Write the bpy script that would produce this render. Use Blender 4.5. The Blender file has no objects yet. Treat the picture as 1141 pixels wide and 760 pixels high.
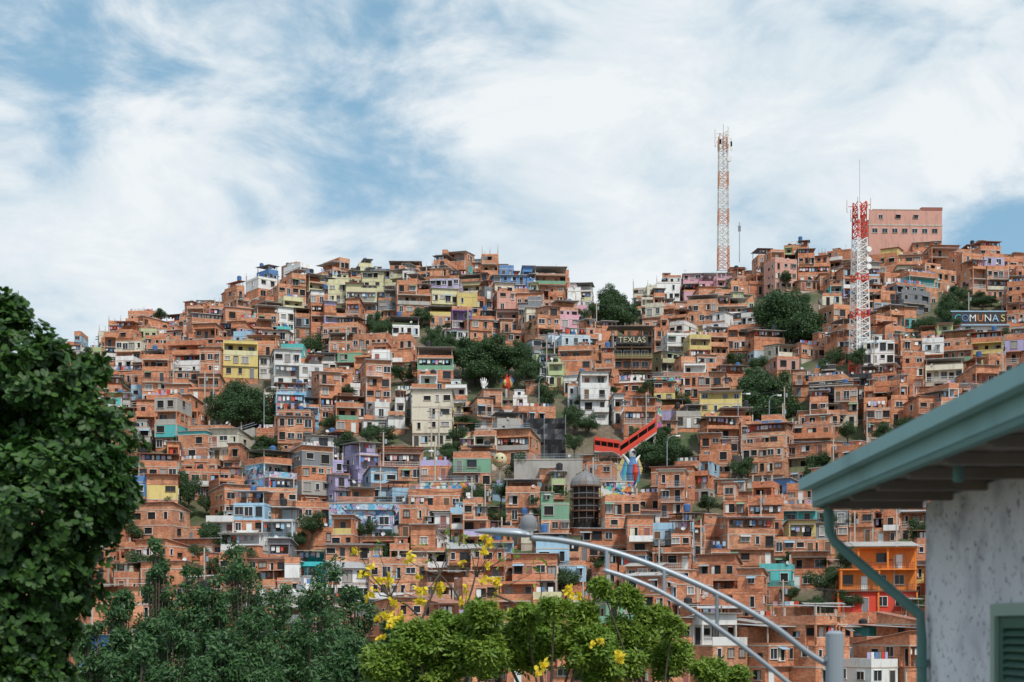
import bpy, math, random
import numpy as np
from mathutils import Vector, noise, Matrix
random.seed(7); rng=random.Random(23); nr=np.random.RandomState(5)
SC=bpy.context.scene
F=1585.0; CX=570.5; HY=700.0; CZ=7.0
def W(px,py,y):
    return Vector(((px-CX)/F*y, y, CZ+(HY-py)/F*y))
def P(x,y,z): return (CX+F*x/y, HY-F*(z-CZ)/y)
# ------------------------------------------------------------------ terrain
RID=[(-300,560),(-100,490),(0,450),(60,410),(90,388),(130,370),(190,348),(240,336),(300,310),(335,300),(400,300),(450,294),(480,286),(540,288),(600,300),(650,306),(700,322),(740,318),(800,308),(840,290),(880,280),(940,280),(990,276),(1050,274),(1130,276),(1250,280),(1500,330),(2200,600)]
def rpy(px):
    if px<=RID[0][0]: return RID[0][1]
    if px>=RID[-1][0]: return RID[-1][1]
    for (a,b),(c,d) in zip(RID,RID[1:]):
        if a<=px<=c: return b+(d-b)*(px-a)/(c-a)
def ridge(x):
    return CZ+(HY-rpy(CX+F*x/390.0))/F*390-6.0
def T(x,y):
    s=(y-190)/200.0
    if s<=0: return 0.0
    R=ridge(x); R*=max(0.0,min(1.0,(900-abs(x))/400))
    if s<=1: z=R*s**0.97
    else:
        k=min(1,(y-390)/450.0); z=R*(1-k*k*(3-2*k))
    z+=2.6*noise.noise(Vector((x/30,y/30,3)))*min(1,s*4)*(1 if y<840 else 0)
    return max(0,z)
def hill(px,py,y0=170):
    y=y0
    while y<398:
        p=W(px,py,y)
        if T(p.x,y)>=p.z: return p
        y+=0.5
    p=W(px,py,392); return p
# ------------------------------------------------------------------ materials
MAT={}
def newmat(k):
    m=bpy.data.materials.new(k); m.use_nodes=True; nt=m.node_tree
    b=nt.nodes['Principled BSDF']; MAT[k]=m
    return m,nt,b
def N(nt,t,**kw):
    n=nt.nodes.new(t)
    for a,v in kw.items(): setattr(n,a,v)
    return n
def L(nt,a,b): nt.links.new(a,b)
def mixc(nt,fac,c1,c2,mode='MIX'):
    n=N(nt,'ShaderNodeMix',data_type='RGBA',blend_type=mode)
    for s,v in ((n.inputs[0],fac),(n.inputs[6],c1),(n.inputs[7],c2)):
        if hasattr(v,'links'): L(nt,v,s)
        elif isinstance(v,(int,float)): s.default_value=v
        else: s.default_value=tuple(v)+((1,) if len(v)==3 else ())
    return n.outputs[2]
def rampf(nt,src,a,b):
    n=N(nt,'ShaderNodeMapRange'); L(nt,src,n.inputs[0]); n.inputs[1].default_value=a; n.inputs[2].default_value=b
    return n.outputs[0]
def objnoise(nt,scale,detail=4,stretch=(1,1,1),rand=True):
    tc=N(nt,'ShaderNodeTexCoord'); mp=N(nt,'ShaderNodeMapping'); mp.inputs['Scale'].default_value=stretch
    L(nt,tc.outputs['Object'],mp.inputs[0])
    n=N(nt,'ShaderNodeTexNoise',noise_dimensions='4D'); n.inputs['Scale'].default_value=scale; n.inputs['Detail'].default_value=detail
    L(nt,mp.outputs[0],n.inputs['Vector'])
    if rand:
        oi=N(nt,'ShaderNodeObjectInfo'); mt=N(nt,'ShaderNodeMath',operation='MULTIPLY'); mt.inputs[1].default_value=50
        L(nt,oi.outputs['Random'],mt.inputs[0]); L(nt,mt.outputs[0],n.inputs['W'])
    return n.outputs['Fac']
def brickmat(k,c1,c2,c3):
    m,nt,b=newmat(k)
    tc=N(nt,'ShaderNodeTexCoord'); sp=N(nt,'ShaderNodeSeparateXYZ'); L(nt,tc.outputs['Object'],sp.inputs[0])
    ad=N(nt,'ShaderNodeMath',operation='ADD'); L(nt,sp.outputs[0],ad.inputs[0]); L(nt,sp.outputs[1],ad.inputs[1])
    cb=N(nt,'ShaderNodeCombineXYZ'); L(nt,ad.outputs[0],cb.inputs[0]); L(nt,sp.outputs[2],cb.inputs[1])
    br=N(nt,'ShaderNodeTexBrick'); L(nt,cb.outputs[0],br.inputs['Vector'])
    br.inputs['Scale'].default_value=1; br.inputs['Brick Width'].default_value=0.42; br.inputs['Row Height'].default_value=0.23; br.inputs['Mortar Size'].default_value=0.024
    oi=N(nt,'ShaderNodeObjectInfo')
    base=mixc(nt,oi.outputs['Random'],c1,c2)
    patch=rampf(nt,objnoise(nt,0.45,3),0.42,0.62)
    base=mixc(nt,patch,base,c3)
    dk=mixc(nt,1.0,base,(0.7,0.62,0.56),'MULTIPLY'); lt=mixc(nt,1.0,base,(1.18,1.14,1.1),'MULTIPLY')
    L(nt,dk,br.inputs['Color1']); L(nt,lt,br.inputs['Color2']); br.inputs['Mortar'].default_value=(0.42,0.28,0.2,1)
    gr=rampf(nt,objnoise(nt,1.1,6,(1,1,0.25)),0.5,0.74)
    g2=N(nt,'ShaderNodeMath',operation='MULTIPLY'); L(nt,gr,g2.inputs[0]); g2.inputs[1].default_value=0.6
    col=mixc(nt,g2.outputs[0],br.outputs['Color'],(0.14,0.075,0.05))
    L(nt,col,b.inputs['Base Color']); b.inputs['Roughness'].default_value=0.9
    bp=N(nt,'ShaderNodeBump'); bp.inputs['Strength'].default_value=0.5; bp.inputs['Distance'].default_value=0.02
    L(nt,br.outputs['Fac'],bp.inputs['Height']); bp.invert=True; L(nt,bp.outputs[0],b.inputs['Normal'])
brickmat('brick_a',(0.66,0.225,0.10),(0.76,0.33,0.175),(0.53,0.18,0.085))
brickmat('brick_b',(0.52,0.155,0.07),(0.68,0.245,0.12),(0.74,0.33,0.18))
brickmat('brick_c',(0.76,0.41,0.25),(0.68,0.29,0.155),(0.48,0.18,0.095))
def paint(k,c,rough=0.8,g=0.5,dirt=(0.13,0.115,0.10),sc=1.3,met=0):
    m,nt,b=newmat(k)
    gr=rampf(nt,objnoise(nt,sc,7,(1,1,0.28)),0.48,0.8)
    g2=N(nt,'ShaderNodeMath',operation='MULTIPLY'); L(nt,gr,g2.inputs[0]); g2.inputs[1].default_value=g
    oi=N(nt,'ShaderNodeObjectInfo')
    c2=mixc(nt,oi.outputs['Random'],tuple(x*0.82 for x in c),c)
    L(nt,mixc(nt,g2.outputs[0],c2,dirt),b.inputs['Base Color']); b.inputs['Roughness'].default_value=rough; b.inputs['Metallic'].default_value=met
PC=dict(white=(0.8,0.8,0.79),cream=(0.7,0.65,0.52),cream_yellow=(0.66,0.62,0.38),yellow=(0.68,0.54,0.2),pink=(0.66,0.36,0.44),lavender=(0.46,0.41,0.64),purple=(0.26,0.15,0.42),
 blue=(0.10,0.25,0.52),skyblue=(0.36,0.56,0.72),paleblue=(0.52,0.62,0.7),teal=(0.10,0.5,0.5),turquoise=(0.05,0.52,0.56),green=(0.2,0.4,0.27),lime=(0.46,0.54,0.28),olive=(0.46,0.46,0.26),
 orange=(0.78,0.22,0.03),red=(0.68,0.06,0.03),grey=(0.22,0.23,0.25),dark=(0.045,0.045,0.05),concrete=(0.44,0.42,0.39),salmon=(0.64,0.34,0.27),brown=(0.14,0.07,0.04),maroon=(0.33,0.12,0.1))
for k,c in PC.items(): paint(k,c)
paint('slab',(0.56,0.47,0.40)); paint('frame_white',(0.82,0.82,0.8),0.5,0.1); paint('frame_dark',(0.05,0.05,0.055),0.5,0.1)
paint('zinc',(0.56,0.58,0.59),0.5,0.7,(0.24,0.15,0.1),0.8,0.1); paint('zinc_dark',(0.2,0.2,0.2),0.6,0.7,(0.18,0.10,0.06),0.8)
paint('tile',(0.42,0.2,0.14),0.9,0.8,(0.12,0.07,0.055),0.9); paint('fibre',(0.42,0.4,0.38),0.9,0.7,(0.11,0.1,0.09),0.9)
paint('tank_black',(0.02,0.02,0.025),0.5,0.1); paint('tank_blue',(0.05,0.14,0.34),0.5,0.1); paint('dish',(0.6,0.6,0.6),0.5,0.1)
paint('curtain',(0.34,0.33,0.32),0.9,0.2); paint('void',(0.014,0.013,0.014),0.9,0); paint('wood',(0.16,0.09,0.05),0.8,0.3)
paint('tower_white',(0.82,0.8,0.78),0.5,0.1); paint('tower_red',(0.7,0.06,0.03),0.5,0.1); paint('tower_orange',(0.72,0.38,0.25),0.5,0.1)
paint('galv',(0.36,0.41,0.46),0.4,0.2,met=0.3); paint('bark',(0.10,0.075,0.055),0.9,0.5)
m,nt,b=newmat('glass'); b.inputs['Base Color'].default_value=(0.02,0.022,0.028,1); b.inputs['Roughness'].default_value=0.22
m,nt,b=newmat('black_tarp'); b.inputs['Base Color'].default_value=(0.025,0.025,0.028,1); b.inputs['Roughness'].default_value=0.5
def mural(k,cols,scale,ground=(0.6,0.6,0.58)):
    m,nt,b=newmat(k)
    tc=N(nt,'ShaderNodeTexCoord'); n1=N(nt,'ShaderNodeTexNoise'); n1.inputs['Scale'].default_value=0.9; n1.inputs['Detail'].default_value=3; L(nt,tc.outputs['Object'],n1.inputs['Vector'])
    mx=N(nt,'ShaderNodeVectorMath',operation='SCALE'); L(nt,n1.outputs['Color'],mx.inputs[0]); mx.inputs['Scale'].default_value=3.0
    ad=N(nt,'ShaderNodeVectorMath',operation='ADD'); L(nt,tc.outputs['Object'],ad.inputs[0]); L(nt,mx.outputs[0],ad.inputs[1])
    outs=[]
    for sc in (scale,scale*2.7):
        v=N(nt,'ShaderNodeTexVoronoi'); v.inputs['Scale'].default_value=sc; L(nt,ad.outputs[0],v.inputs['Vector'])
        sp=N(nt,'ShaderNodeSeparateColor'); L(nt,v.outputs['Color'],sp.inputs[0])
        cr=N(nt,'ShaderNodeValToRGB'); cr.color_ramp.interpolation='CONSTANT'; L(nt,sp.outputs[0],cr.inputs[0])
        e=cr.color_ramp.elements
        while len(e)<len(cols): e.new(0.5)
        for i,c in enumerate(cols): e[i].position=i/len(cols); e[i].color=c+(1,)
        outs.append(cr.outputs[0])
    f=rampf(nt,objnoise(nt,.8,3),.46,.52); g=rampf(nt,objnoise(nt,.35,4),.54,.58)
    col=mixc(nt,f,outs[0],outs[1]); col=mixc(nt,g,col,ground)
    L(nt,col,b.inputs['Base Color']); b.inputs['Roughness'].default_value=0.8
mural('mural_a',[(0.05,0.25,0.5),(0.6,0.6,0.58),(0.55,0.1,0.3),(0.03,0.03,0.04),(0.6,0.45,0.08),(0.08,0.4,0.35),(0.6,0.2,0.05)],0.7)
mural('mural_b',[(0.5,0.6,0.68),(0.08,0.28,0.55),(0.25,0.5,0.68),(0.6,0.62,0.6),(0.35,0.25,0.45),(0.05,0.06,0.1),(0.12,0.42,0.6),(0.6,0.3,0.35)],0.8,(0.38,0.55,0.66))
def leafmat(k,c1,c2,c3,clump=0.8,trans=0.3):
    m,nt,b=newmat(k)
    g=N(nt,'ShaderNodeNewGeometry')
    base=mixc(nt,g.outputs['Random Per Island'],c1,c2)
    f=rampf(nt,objnoise(nt,clump,2),0.45,0.68)
    col=mixc(nt,f,base,c3)
    L(nt,col,b.inputs['Base Color']); b.inputs['Roughness'].default_value=0.55
    tr=N(nt,'ShaderNodeBsdfTranslucent'); L(nt,col,tr.inputs[0]); ms=N(nt,'ShaderNodeMixShader'); ms.inputs[0].default_value=trans
    L(nt,b.outputs[0],ms.inputs[1]); L(nt,tr.outputs[0],ms.inputs[2]); L(nt,ms.outputs[0],nt.nodes['Material Output'].inputs[0])
leafmat('leaf_near',(0.014,0.05,0.012),(0.065,0.15,0.02),(0.03,0.09,0.014),0.9,0.25)
leafmat('leaf_dark',(0.03,0.09,0.035),(0.09,0.19,0.055),(0.05,0.125,0.04),0.7)
leafmat('leaf_light',(0.09,0.18,0.018),(0.28,0.39,0.05),(0.15,0.27,0.03),0.9,0.4)
leafmat('leaf_hill',(0.025,0.068,0.026),(0.08,0.145,0.045),(0.045,0.10,0.033),0.5)
leafmat('petal',(0.82,0.6,0.02),(0.9,0.76,0.07),(0.86,0.68,0.04),1,0.35)
m,nt,b=newmat('ground')
f=rampf(nt,objnoise(nt,0.12,8,rand=False),0.42,0.6); f2=rampf(nt,objnoise(nt,1.3,6,rand=False),0.4,0.65)
L(nt,mixc(nt,f,mixc(nt,f2,(0.045,0.075,0.03),(0.08,0.10,0.04)),mixc(nt,f2,(0.2,0.15,0.11),(0.11,0.085,0.06))),b.inputs['Base Color']); b.inputs['Roughness'].default_value=1
m,nt,b=newmat('asphalt'); f=objnoise(nt,8,6,rand=False); L(nt,mixc(nt,f,(0.035,0.035,0.036),(0.07,0.07,0.068)),b.inputs['Base Color']); b.inputs['Roughness'].default_value=0.9
paint('paving',(0.3,0.29,0.27)); paint('road_paint',(0.7,0.7,0.68))
# ------------------------------------------------------------------ mesh builder
class MB:
    def __init__(s): s.V=[];s.F=[];s.M=[]
    def poly(s,vs,m): n=len(s.V); s.V+=[tuple(v) for v in vs]; s.F.append(tuple(range(n,n+len(vs)))); s.M.append(m)
    def hexa(s,c,m):
        n=len(s.V); s.V+=[tuple(v) for v in c]
        for f in ((0,3,2,1),(4,5,6,7),(0,1,5,4),(1,2,6,5),(2,3,7,6),(3,0,4,7)): s.F.append(tuple(n+i for i in f)); s.M.append(m)
    def box(s,x0,x1,y0,y1,z0,z1,m): s.hexa([(x0,y0,z0),(x1,y0,z0),(x1,y1,z0),(x0,y1,z0),(x0,y0,z1),(x1,y0,z1),(x1,y1,z1),(x0,y1,z1)],m)
    def tube(s,pts,rads,n,m,cap=True):
        pts=[Vector(p) for p in pts]; n0=len(s.V); K=len(pts)
        for i,p in enumerate(pts):
            t=(pts[min(i+1,K-1)]-pts[max(i-1,0)]).normalized()
            a=Vector((0,0,1)) if abs(t.z)<0.9 else Vector((1,0,0))
            u=t.cross(a).normalized(); v=t.cross(u)
            r=rads[i] if hasattr(rads,'__len__') else rads
            for j in range(n):
                q=p+(u*math.cos(2*math.pi*j/n)+v*math.sin(2*math.pi*j/n))*r; s.V.append(tuple(q))
        for i in range(K-1):
            for j in range(n):
                a=n0+i*n+j; b=n0+i*n+(j+1)%n; s.F.append((a,b,b+n,a+n)); s.M.append(m)
        if cap:
            s.F.append(tuple(range(n0,n0+n))); s.M.append(m); s.F.append(tuple(range(n0+(K-1)*n,n0+K*n))); s.M.append(m)
    def bar(s,p,q,r,m): s.tube([p,q],r,4,m,False)
    def quads(s,arr,m,k=4):
        n=len(s.V); flat=arr.reshape(-1,3).tolist(); s.V+=flat
        cnt=len(flat)//k; s.F+=[tuple(range(n+i*k,n+i*k+k)) for i in range(cnt)]; s.M+=[m]*cnt
    def mesh(s,name):
        me=bpy.data.meshes.new(name); me.from_pydata(s.V,[],s.F)
        ks=[]; ix={}
        for k in s.M:
            if k not in ix: ix[k]=len(ks); ks.append(k)
        for k in ks: me.materials.append(MAT[k])
        me.polygons.foreach_set('material_index',[ix[k] for k in s.M]); me.update(); return me
    def build(s,name,loc=(0,0,0),yaw=0,parent=None,smooth=False):
        me=s.mesh(name); o=bpy.data.objects.new(name,me); SC.collection.objects.link(o); o.location=loc; o.rotation_euler=(0,0,yaw)
        if smooth: me.polygons.foreach_set('use_smooth',[True]*len(me.polygons))
        if parent: o.parent=parent
        return o
def empty(name,loc=(0,0,0)):
    o=bpy.data.objects.new(name,None); SC.collection.objects.link(o); o.location=loc; return o
# ------------------------------------------------------------------ ground
g=MB()
xs=[-4000,-2500,-1500,-900]+list(range(-600,-320,40))+list(range(-320,321,5))+list(range(360,601,40))+[900,1500,2500,4000]
ys=[-3000,-1000,-300,-60,0,60,120,160,180]+list(range(186,420,5))+list(range(430,850,30))+[900,1500,3000,6000]
for y in ys:
    for x in xs: g.V.append((x,y,T(x,y)))
nx=len(xs)
for j in range(len(ys)-1):
    for i in range(nx-1):
        a=j*nx+i; g.F.append((a,a+1,a+nx+1,a+nx)); g.M.append('ground')
g.build('ground',smooth=True)
r=MB(); r.box(-300,300,16.5,23.5,-0.2,0.01,'asphalt'); r.build('road')
r=MB()
for i in range(-50,50): r.box(i*5,i*5+2.4,19.94,20.06,0.012,0.016,'road_paint')
r.build('road_marking')
r=MB(); r.box(-300,300,13.6,16.5,-0.2,0.13,'paving'); r.build('pavement')
r=MB(); r.box(-300,300,23.5,26,-0.2,0.13,'paving'); r.build('pavement')
# ------------------------------------------------------------------ houses
H=2.5
def window(B,fn,a,z,w,h,kind=None):
    kind=kind or rng.choice(['glass','glass','void','void','void','curtain'])
    fr=rng.choice(['frame_white','frame_white','frame_dark','slab','wood','frame_white'])
    def bx(a0,a1,z0,z1,o0,o1,m): 
        c=[fn(a0,o0,z0),fn(a1,o0,z0),fn(a1,o1,z0),fn(a0,o1,z0),fn(a0,o0,z1),fn(a1,o0,z1),fn(a1,o1,z1),fn(a0,o1,z1)]; B.hexa(c,m)
    t=0.07 if kind!='void' else .05
    bx(a-w/2,a+w/2,z,z+h,-0.02,0.012,kind)
    bx(a-w/2-t,a-w/2,z,z+h,-0.02,0.09,fr); bx(a+w/2,a+w/2+t,z,z+h,-0.02,0.09,fr)
    bx(a-w/2-t,a+w/2+t,z+h,z+h+t,-0.02,0.16,fr); bx(a-w/2-t-.05,a+w/2+t+.05,z-0.09,z,-0.02,0.15,'slab' if rng.random()<.6 else fr)
    if kind!='void':
        if w>0.8: bx(a-0.025,a+0.025,z,z+h,0.012,0.045,fr)
        if w>1.5:
            for q in (-.25,.25): bx(a+q*w-0.02,a+q*w+0.02,z,z+h,0.012,0.04,fr)
    elif rng.random()<.3: bx(a-w/2,a-w/2+w*rng.uniform(.2,.6),z,z+h,.012,.03,rng.choice(['curtain','white','skyblue','cream']))
    if rng.random()<.12:
        m=rng.choice(['zinc','green','zinc_dark','fibre','skyblue','zinc']); c=[fn(a-w/2-.2,0,z+h+.15),fn(a+w/2+.2,0,z+h+.15),fn(a+w/2+.2,.8,z+h-.12),fn(a-w/2-.2,.8,z+h-.12)]
        B.hexa(c+[(q[0],q[1],q[2]+.05) for q in c],m)
def door(B,fn,a,z):
    def bx(a0,a1,z0,z1,o0,o1,m): B.hexa([fn(a0,o0,z0),fn(a1,o0,z0),fn(a1,o1,z0),fn(a0,o1,z0),fn(a0,o0,z1),fn(a1,o0,z1),fn(a1,o1,z1),fn(a0,o1,z1)],m)
    m=rng.choice(['wood','void','void','frame_dark','frame_white','maroon','grey'])
    bx(a-.43,a+.43,z,z+2.0,-.02,.02,m); bx(a-.5,a-.43,z,z+2.0,-.02,.07,'slab'); bx(a+.43,a+.5,z,z+2.0,-.02,.07,'slab'); bx(a-.5,a+.5,z+2.0,z+2.1,-.02,.08,'slab')
def rail(B,x0,x1,y,z,m,d=0.9,solid=None):
    if solid:
        B.box(x0,x1,y,y+.1,z,z+.85,solid); B.box(x0,x0+.1,y+.1,y+d,z,z+.85,solid); B.box(x1-.1,x1,y+.1,y+d,z,z+.85,solid)
    else:
        for zz in (.88,.45,.08): 
            B.box(x0,x1,y,y+.05,z+zz,z+zz+.05,m)
            B.box(x0,x0+.05,y+.05,y+d,z+zz,z+zz+.05,m); B.box(x1-.05,x1,y+.05,y+d,z+zz,z+zz+.05,m)
        k=max(3,int((x1-x0)/.28))
        for i in range(k+1):
            xx=x0+(x1-x0-.03)*i/k; B.box(xx,xx+.03,y+.01,y+.04,z+.02,z+.87,m)
def tank(B,x,y,z,m):
    B.tube([(x,y,z),(x,y,z+.1),(x,y,z+1.0),(x,y,z+1.2),(x,y,z+1.28)],[.5,.55,.58,.35,.15],10,m)
def laundry(B,x0,x1,y,z):
    B.bar((x0,y,z),(x1,y,z),.012,'frame_dark'); x=x0+.1
    while x<x1-.5:
        w=rng.uniform(.3,.7); h=rng.uniform(.5,1.0)
        B.box(x,x+w,y-.01,y+.01,z-h,z-.02,rng.choice(['white','skyblue','red','white','blue','pink','grey','white','lavender','dark'])); x+=w+rng.uniform(.05,.5)
CL=['cream','white','white','white','white','skyblue','paleblue','salmon','concrete','concrete','green','cream','grey','cream_yellow','white','salmon','yellow','teal','lavender','lime','skyblue','blue']
def house(w,d,n,wall,loc,yaw,name,roof=None,full=False,accent=None):
    B=MB(); painted=not wall.startswith('brick')
    bw=rng.choice(['brick_a','brick_b','brick_c'])
    B.box(-w/2+.03,w/2-.03,.1,d,-5,0,'slab' if rng.random()<.3 else bw)
    zt=0; lastov=0; x0t,x1t=-w/2,w/2; yft=0
    pfrom=0 if (full or not painted) else rng.choice([0,n-1,n-1,max(0,n-2)])
    setb=0
    for k in range(n):
        z0=k*H; ov=0 if k==0 else lastov+(rng.choice([0,0,.35,.6]) if (k==1) else 0)
        if k==n-1 and n>2 and rng.random()<.25: setb=rng.uniform(1,2.2); 
        if setb:
            B.box(-w/2,w/2,-lastov,-lastov+.12,z0,z0+.9,wall); ov=-setb
        lastov=ov
        x0,x1=-w/2,w/2
        if k==n-1 and n>1 and rng.random()<.38:
            cut=rng.uniform(.3,.55)*w
            if rng.random()<.5: x0+=cut
            else: x1-=cut
            if not setb: B.box(-w/2,w/2,-ov,-ov+.12,z0,z0+rng.uniform(.4,.9),wall if not painted else bw)
            if rng.random()<.5:
                q0,q1=(-w/2,x0) if x0>-w/2 else (x1,w/2)
                B.hexa([(q0-.2,-ov-.4,z0+1.9),(q1,-ov-.4,z0+1.9),(q1,d,z0+2.3),(q0-.2,d,z0+2.3),(q0-.2,-ov-.4,z0+1.96),(q1,-ov-.4,z0+1.96),(q1,d,z0+2.36),(q0-.2,d,z0+2.36)],rng.choice(['zinc','zinc_dark','fibre']))
                for xx in (q0+.02,q1-.14): B.box(xx,xx+.1,-ov+.13,-ov+.23,z0,z0+1.92,'wood')
                if rng.random()<.5: laundry(B,q0+.15,q1-.15,-ov+.3,z0+1.85)
        wm=wall if (not painted or k>=pfrom) else bw
        if painted and not full and rng.random()<.15: wm=bw
        if not painted and rng.random()<.12: wm=rng.choice(CL)
        logg=(k>0 and rng.random()<.38)
        yf=(-ov+1.5) if logg else -ov
        B.box(x0,x1,yf,d,z0,z0+H-.16,wm)
        sm='slab' if rng.random()<.55 else (wm if painted else bw)
        B.box(x0-.05,x1+.05,-ov-.05,d+.05,z0+H-.16,z0+H,sm)
        if logg:
            B.box(x0,x0+.2,-ov,-ov+.2,z0,z0+H-.16,wm); B.box(x1-.2,x1,-ov,-ov+.2,z0,z0+H-.16,wm)
            if rng.random()<.5: rail(B,x0+.2,x1-.2,-ov+.02,z0,rng.choice(['frame_dark','frame_white']),.2)
            else: B.box(x0+.2,x1-.2,-ov+.01,-ov+.13,z0,z0+.9,wm if rng.random()<.7 else rng.choice(CL))
            if rng.random()<.35: laundry(B,x0+.3,x1-.3,-ov+.3,z0+2.1)
        elif not painted and rng.random()<.35:
            for xx in (x0-.015,x1-.235): B.box(xx,xx+.25,yf-.02,yf+.2,z0+.002,z0+H-.162,'slab')
        fn=lambda a,o,z,yf=yf:(a,yf-o,z)
        W_=x1-x0; slots=max(1,int(W_/rng.choice([1.4,1.6,1.9,2.2]))); dk=rng.randrange(slots) if (k==0 or logg or rng.random()<.35) else -1
        for i in range(slots):
            a=x0+W_*(i+.5)/slots+rng.uniform(-.2,.2)*(1 if slots<3 else .4)
            if i==dk: door(B,fn,a,z0+.02)
            elif rng.random()<.86:
                ww_=rng.choice([.6,.9,1.1,1.3,1.5]); hh=rng.choice([.8,1.0,1.2,1.4,1.5]); 
                if ww_>W_/slots-.35: ww_=W_/slots-.35
                window(B,fn,a,z0+2.1-hh-rng.choice([0,0,.15]),ww_,hh)
        if k>0 and not logg and dk>=0:
            bw_=rng.uniform(.45,1)*W_; bx0=max(x0,min(x1-bw_,x0+W_*(dk+.5)/slots-bw_/2)); 
            B.box(bx0,bx0+bw_,-ov-.9,-ov-.052,z0-.14,z0-.02,'slab')
            rail(B,bx0,bx0+bw_,-ov-.88,z0-.02,rng.choice(['frame_dark','frame_white','frame_dark','galv']),.8,solid=(rng.choice([wm,'white',wm]) if rng.random()<.4 else None))
        for sgn in (-1,1):
            X=x0 if sgn<0 else x1
            fs=lambda a,o,z,X=X,sgn=sgn:(X+sgn*o,a,z)
            if rng.random()<.8:
                for q in ([.5] if rng.random()<.4 else [.2,.6]):
                    window(B,fs,yf+(d-yf)*q*.8+.3,z0+rng.uniform(.9,1.2),rng.choice([.6,.8,1.1]),rng.choice([.6,.9,1.1]))
        x0t,x1t=x0,x1; yft=-ov
    zt=n*H; wm=wall; W_=x1t-x0t
    rf=roof or rng.choice(['slab','slab','slab','zinc','zinc','zinc2','tile','terrace','terrace','unfin'])
    if rf in('zinc','zinc2','tile'):
        mt={'zinc':rng.choice(['zinc','fibre']),'zinc2':rng.choice(['zinc_dark','fibre']),'tile':'tile'}[rf]
        sl=rng.uniform(.05,.17); o=rng.uniform(.3,.75)
        flip=rng.random()<.5
        za,zb=(0.05,(d-yft)*sl+.05)
        if flip: za,zb=zb,za
        yf=yft
        B.hexa([(x0t,yf,zt),(x1t,yf,zt),(x1t,d,zt),(x0t,d,zt),(x0t,yf,zt+za),(x1t,yf,zt+za),(x1t,d,zt+zb),(x0t,d,zt+zb)],wm)
        ds=(zb-za)/(d-yf)*o; t=.07
        B.hexa([(x0t-.3,yf-o,zt+za-ds+.01),(x1t+.3,yf-o,zt+za-ds+.01),(x1t+.3,d+o,zt+zb+ds+.01),(x0t-.3,d+o,zt+zb+ds+.01),
                (x0t-.3,yf-o,zt+za-ds+t),(x1t+.3,yf-o,zt+za-ds+t),(x1t+.3,d+o,zt+zb+ds+t),(x0t-.3,d+o,zt+zb+ds+t)],mt)
        k=int(W_/.5)
        for i in range(k+1):
            xx=x0t-.25+(W_+.5)*i/max(1,k)
            B.hexa([(xx-.04,yf-o,zt+za-ds+t),(xx+.04,yf-o,zt+za-ds+t),(xx+.04,d+o,zt+zb+ds+t),(xx-.04,d+o,zt+zb+ds+t),
                (xx-.02,yf-o,zt+za-ds+t+.05),(xx+.02,yf-o,zt+za-ds+t+.05),(xx+.02,d+o,zt+zb+ds+t+.05),(xx-.02,d+o,zt+zb+ds+t+.05)],mt)
        for _ in range(rng.randint(0,5)):
            xx=rng.uniform(x0t,x1t); q=rng.uniform(.1,.9); zz=zt+za+(zb-za)*q+t; yy=yf+(d-yf)*q; B.box(xx-.15,xx+.15,yy-.1,yy+.1,zz-.05,zz+.16,rng.choice(['brick_b','concrete','wood']))
    else:
        ph=rng.choice([.25,.5,.9,1.0]); pm=wm if rng.random()<.8 else bw
        B.box(x0t,x1t,yft,yft+.13,zt,zt+ph,pm); B.box(x0t,x1t,d-.13,d,zt,zt+ph,pm)
        B.box(x0t,x0t+.13,yft+.13,d-.13,zt,zt+ph,pm); B.box(x1t-.13,x1t,yft+.13,d-.13,zt,zt+ph,pm)
        if rng.random()<.4: B.box(x0t-.03,x1t+.03,yft-.03,yft+.16,zt+ph,zt+ph+.07,'slab')
        if rf=='terrace':
            hh=2.25; a0=x0t if rng.random()<.7 else x0t+W_*.4
            for xx in (a0+.15,x1t-.3):
                for yy in (yft+.3,d-.4): B.box(xx,xx+.13,yy,yy+.13,zt,zt+hh,rng.choice(['slab','wood']))
            mt=rng.choice(['zinc','zinc_dark','fibre','tile'])
            B.hexa([(a0-.3,yft-.4,zt+hh-.15),(x1t+.3,yft-.4,zt+hh-.15),(x1t+.3,d+.2,zt+hh+.2),(a0-.3,d+.2,zt+hh+.2),
                (a0-.3,yft-.4,zt+hh-.08),(x1t+.3,yft-.4,zt+hh-.08),(x1t+.3,d+.2,zt+hh+.27),(a0-.3,d+.2,zt+hh+.27)],mt)
            if rng.random()<.7: B.box(a0+.4,x1t-.4,d*.55,d-.45,zt,zt+2.1,pm)
            if rng.random()<.6: laundry(B,a0+.4,x1t-.4,yft+.6,zt+1.9)
        elif rf=='unfin':
            for xx in (x0t,(x0t+x1t)/2-.12,x1t-.25):
                for yy in (yft,d-.25):
                    hc=rng.uniform(.6,2.2); B.box(xx+.01,xx+.24,yy+.01,yy+.24,zt,zt+hc,'slab')
                    for q in ((.06,.06),(.18,.18),(.06,.18)): B.bar((xx+q[0],yy+q[1],zt+hc),(xx+q[0]+rng.uniform(-.05,.05),yy+q[1],zt+hc+.8),.012,'wood')
        else:
            if rng.random()<.5 and W_>2.6:
                cx=rng.uniform(x0t+1.1,x1t-1.1); B.box(cx-1,cx+1,d-2.4,d-.3,zt,zt+2.1,pm); B.box(cx-1.15,cx+1.15,d-2.6,d-.2,zt+2.1,zt+2.2,rng.choice(['slab','zinc']))
                fn=lambda a,o,z:(a,d-2.4-o,z); window(B,fn,cx,zt+1,.6,.7,'void')
            if rng.random()<.4 and W_>1.5: laundry(B,x0t+.3,x1t-.3,yft+1,zt+1.7)
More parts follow.
